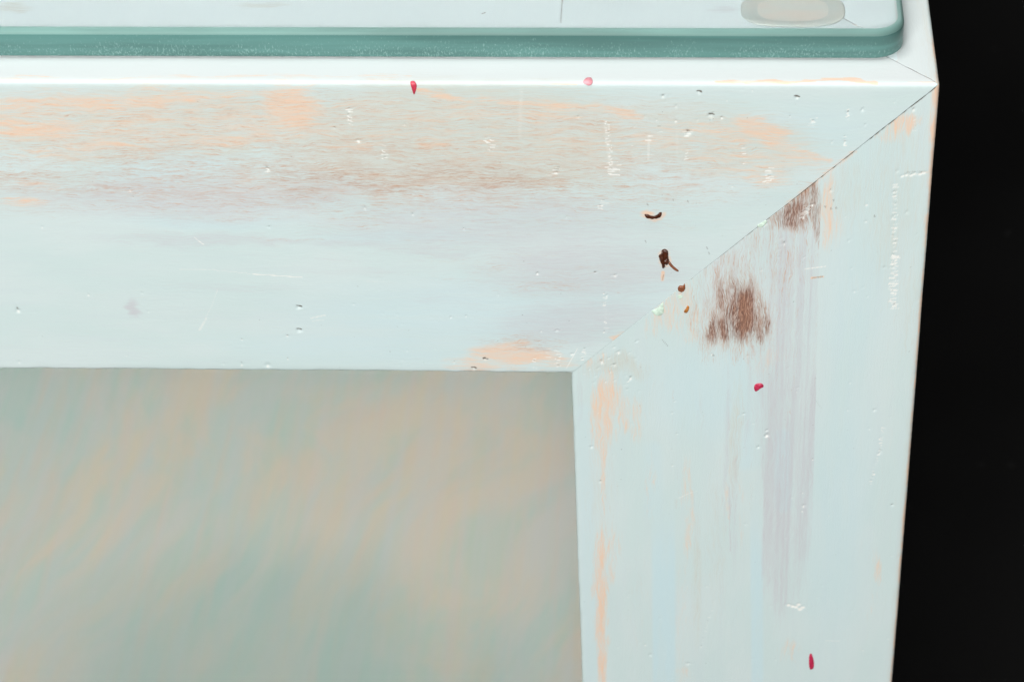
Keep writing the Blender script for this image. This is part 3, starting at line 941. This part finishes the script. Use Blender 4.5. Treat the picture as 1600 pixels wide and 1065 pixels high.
def flake(name, outline, h, mat, parent, seed=0, edge=.4, res=14, tilt=(0, 0), rough=.3, bend=True):
    """thin irregular crust: outline in photo pixels on the table surface, thickness h in mm"""
    P = np.array([unproj(*p) for p in outline])
    n = len(P)
    # resample closed outline smoothly
    k = 5
    out = []
    for i in range(n):
        p0, p1, p2, p3 = P[i - 1], P[i], P[(i + 1) % n], P[(i + 2) % n]
        for t in np.arange(k) / k:
            out.append(.5 * (2 * p1 + (p2 - p0) * t + (2 * p0 - 5 * p1 + 4 * p2 - p3) * t * t + (3 * p1 - p0 - 3 * p2 + p3) * t ** 3))
    O = np.array(out)
    c = O.mean(0)
    rings = [1.0, .97, .85, .65, .4, .15]
    hs = [-.06, .35, .75, .95, 1.0, 1.0]
    V = []
    r = np.random.RandomState(seed)
    for s_, hh in zip(rings, hs):
        R = c + (O - c) * s_
        nz = (fbm(R[:, 0] * 2.2, R[:, 1] * 2.2, seed, 3) - .5) * 2 * rough * (1 if hh > .3 else 0)
        H = h * (hh + nz)
        for (a, q), z in zip(R, H):
            V.append(surf(a, q, z))
    V.append(surf(c[0], c[1], h))
    m_ = len(O)
    Fq, tr = [], []
    for j in range(len(rings) - 1):
        for i in range(m_):
            Fq.append((j * m_ + i, j * m_ + (i + 1) % m_, (j + 1) * m_ + (i + 1) % m_, (j + 1) * m_ + i))
    L_ = (len(rings) - 1) * m_
    for i in range(m_):
        tr.append((L_ + i, L_ + (i + 1) % m_, len(V) - 1))
    V = np.array(V) - np.array(T_INV)[None]
    return make_mesh(name, V, np.array(Fq), mat, parent, tris=np.array(tr))


def surf(a, q, z):
    """point z mm above the beam skin at unfolded (a, q)"""
    if q > .85: return np.array([-a, -z, -q]) * MM
    if q < -.85: return np.array([-a, -q, z]) * MM
    an = (q + .85) / 1.7 * math.pi / 2
    r = .85
    return np.array([-a, r - (r + z) * math.sin(an), -r + (r + z) * math.cos(an)]) * MM


RED = plain('red_paint', (.62, .05, .09), .45)
PINK = plain('pink_paint', (.80, .33, .38), .5)
CRIM = plain('crimson_paint', (.55, .03, .09), .45)
RESIN = plain('dark_resin', (.075, .022, .010), .28)
RUST = plain('rust_brown_resin', (.27, .095, .045), .4)
AMBER = plain('amber_resin', (.48, .19, .05), .3)
MINT = plain('mint_filler', (.66, .82, .70), .5)

tag(flake('paint_fleck', [(641, 128), (647, 127), (651, 133), (650, 141), (647, 148), (644, 141)], .16, RED, rail, 1), 'red pointed fleck over the top arris')
tag(flake('paint_fleck', [(911, 128), (916, 122), (924, 122), (926, 129), (921, 134), (914, 131)], .14, PINK, rail, 2, rough=.6), 'soft pink fleck on the top arris')
tag(flake('paint_fleck', [(1178, 605), (1180, 600), (1187, 598), (1192, 600), (1193, 604), (1187, 607), (1182, 611), (1179, 610)], .35, CRIM, leg, 3, rough=.5), 'crimson fleck below the brown patch')
tag(flake('paint_fleck', [(1264, 1026), (1266, 1020), (1269, 1022), (1272, 1034), (1271, 1043), (1266, 1045), (1264, 1038)], .22, CRIM, leg, 4, rough=.5), 'crimson upright fleck low on the leg')
tag(flake('resin_spot', [(1030, 404), (1029, 399), (1033, 396), (1034, 391), (1039, 389), (1044, 393), (1044, 401), (1046, 408), (1043, 412), (1039, 413), (1038, 419), (1035, 418), (1033, 411)], .7, RESIN, rail, 5, rough=.8), 'dark brown resin crust with rough surface')
tag(flake('resin_spot', [(1007, 335), (1013, 335), (1018, 338), (1026, 336), (1030, 332), (1034, 332), (1033, 338), (1028, 340), (1018, 342), (1010, 340)], .4, RESIN, rail, 6, rough=.8), 'brown curved resin streak')
tag(flake('resin_spot', [(1059, 450), (1062, 446), (1067, 446), (1070, 443), (1071, 449), (1069, 454), (1064, 456), (1060, 454)], .35, RUST, rail, 7, rough=.6), 'reddish brown resin spot on the mitre')
tag(flake('resin_spot', [(1069, 485), (1072, 481), (1074, 477), (1077, 479), (1076, 484), (1073, 489), (1069, 488)], .25, AMBER, leg, 8, rough=.6), 'amber resin spot beside the mitre')
tag(flake('splinter', [(1043, 410), (1046, 408), (1052, 415), (1060, 422), (1059, 424), (1051, 419)], .45, RUST, rail, 9, rough=.3), 'thin brown splinter')
tag(flake('filler_patch', [(1018, 486), (1023, 483), (1030, 479), (1036, 471), (1037, 478), (1037, 488), (1031, 493), (1024, 492)], .12, MINT, leg, 10, rough=.6), 'mint green filler in the mitre')
tag(flake('filler_patch', [(1183, 352), (1188, 349), (1196, 344), (1198, 347), (1192, 354), (1186, 355)], .12, MINT, leg, 11, rough=.6), 'pale green filler sliver')
tag(flake('filler_patch', [(1058, 462), (1064, 460), (1067, 463), (1064, 467), (1060, 466)], .10, MINT, leg, 12, rough=.6), 'pale green filler dot')

# ------------------------------------------------------------------ glass top


def glass_top():
    rc = 7.0
    x1, y0 = -INX, INY
    x0, y1 = -(LEN - INX), LEN - INY
    # vertical profile: (inset, z, zone)
    bt, tp = .5, 1.5
    pf = []
    for k in range(4):
        an = math.pi / 2 * k / 3
        pf.append((bt - bt * math.sin(an), bt - bt * math.cos(an)))
    for k in range(9):
        an = math.pi / 2 * k / 8
        pf.append((tp - tp * math.cos(an), GT - tp + tp * math.sin(an)))
    cs = 14
    rings = []
    for ins, z in pf:
        ring = []
        for (cx, cy, a0) in [(x1 - rc, y0 + rc, -90), (x1 - rc, y1 - rc, 0), (x0 + rc, y1 - rc, 90), (x0 + rc, y0 + rc, 180)]:
            for j in range(cs + 1):
                an = math.radians(a0 + 90 * j / cs)
                ring.append((cx + (rc - ins) * math.cos(an), cy + (rc - ins) * math.sin(an), GZ0 + z))
        rings.append(ring)
    n = len(rings[0])
    V = [v for r_ in rings for v in r_]
    bm = bmesh.new()
    bv = [bm.verts.new(Vector(v) * MM) for v in V]
    cx, cy = (x0 + x1) / 2 * MM, (y0 + y1) / 2 * MM
    for v in bv:
        v.co.x -= cx; v.co.y -= cy; v.co.z -= GZ0 * MM
    for j in range(len(rings) - 1):
        for i in range(n):
            f_ = bm.faces.new((bv[j * n + i], bv[j * n + (i + 1) % n], bv[(j + 1) * n + (i + 1) % n], bv[(j + 1) * n + i]))
            f_.smooth = True
            f_.material_index = 1 if j < 5 else 2
    bm.faces.new(bv[:n][::-1])
    bm.faces.new(bv[-n:])
    me = bpy.data.meshes.new('glass_sheet')
    bm.to_mesh(me); bm.free()
    me.materials.append(GLASS); me.materials.append(GEDGE); me.materials.append(GARR)
    o = bpy.data.objects.new('glass_sheet', me)
    COL.objects.link(o)
    o.location = (cx, cy, GZ0 * MM)
    return o


gl = glass_top()
tag(gl, 'thick clear glass sheet with teal green rounded edge lying on the aqua table frame', 'glass top')


def pad(cx, cy, label):
    """oblong clear silicone bumper with a raised rim"""
    pf = [(0, .50), (.45, .50), (.68, .52), (.74, .62), (.80, .80), (.86, .84), (.93, .80), (.98, .55), (1.0, .3), (.99, 0)]
    n = 72
    V, Fq, tr = [], [], []
    for r_, z in pf[1:]:
        for i in range(n):
            an = 2 * math.pi * i / n
            c, s_ = math.cos(an), math.sin(an)
            k = (abs(c) ** 2.8 + abs(s_) ** 2.8) ** (-1 / 2.8)
            V.append((12.0 * k * r_ * c, 7.4 * k * r_ * s_, z * .45))
    m_ = len(pf) - 1
    for j in range(m_ - 1):
        for i in range(n):
            Fq.append((j * n + i, (j + 1) * n + i, (j + 1) * n + (i + 1) % n, j * n + (i + 1) % n))
    V.append((0, 0, .22)); V.append((0, 0, 0))
    for i in range(n):
        tr.append((i, (i + 1) % n, len(V) - 2))
        tr.append(((m_ - 1) * n + (i + 1) % n, (m_ - 1) * n + i, len(V) - 1))
    o = make_mesh('glass_pad', np.array(V) * MM, np.array(Fq), [SIL, SILR], tris=np.array(tr))
    o.data.polygons.foreach_set('material_index', np.array([1 if f // n >= 1 else 0 for f in range(len(Fq))] + [0] * len(tr), dtype=np.int32))
    o.location = (cx * MM, cy * MM, .00002)
    tag(o, label, 'bumper pad')
    return o


N = NT('clear_silicone')
co = N.n('ShaderNodeTexCoord').outputs['Object']
c_ = N.mix(N.ss(N.noise(co, (60, 160, 60), 3, .55), .35, .7), (.76, .81, .76), (.82, .78, .71))
s = N.bsdf(Base_Color=c_, Roughness=.3, IOR=1.41, Transmission_Weight=.12)
N.t.links.new(s.outputs[0], N.out.inputs[0])
SIL = N.m
N = NT('clear_silicone_rim')
co = N.n('ShaderNodeTexCoord').outputs['Object']
c_ = N.mix(N.ss(N.noise(co, (120, 160, 60), 3, .55), .35, .7), (.64, .72, .69), (.70, .73, .68))
s = N.bsdf(Base_Color=c_, Roughness=.3, IOR=1.41, Transmission_Weight=.12)
N.t.links.new(s.outputs[0], N.out.inputs[0])
SILR = N.m
pa, pq = unproj(1238, 41)
pad(-pa, -pq, 'oblong translucent silicone pad under the glass near its corner')
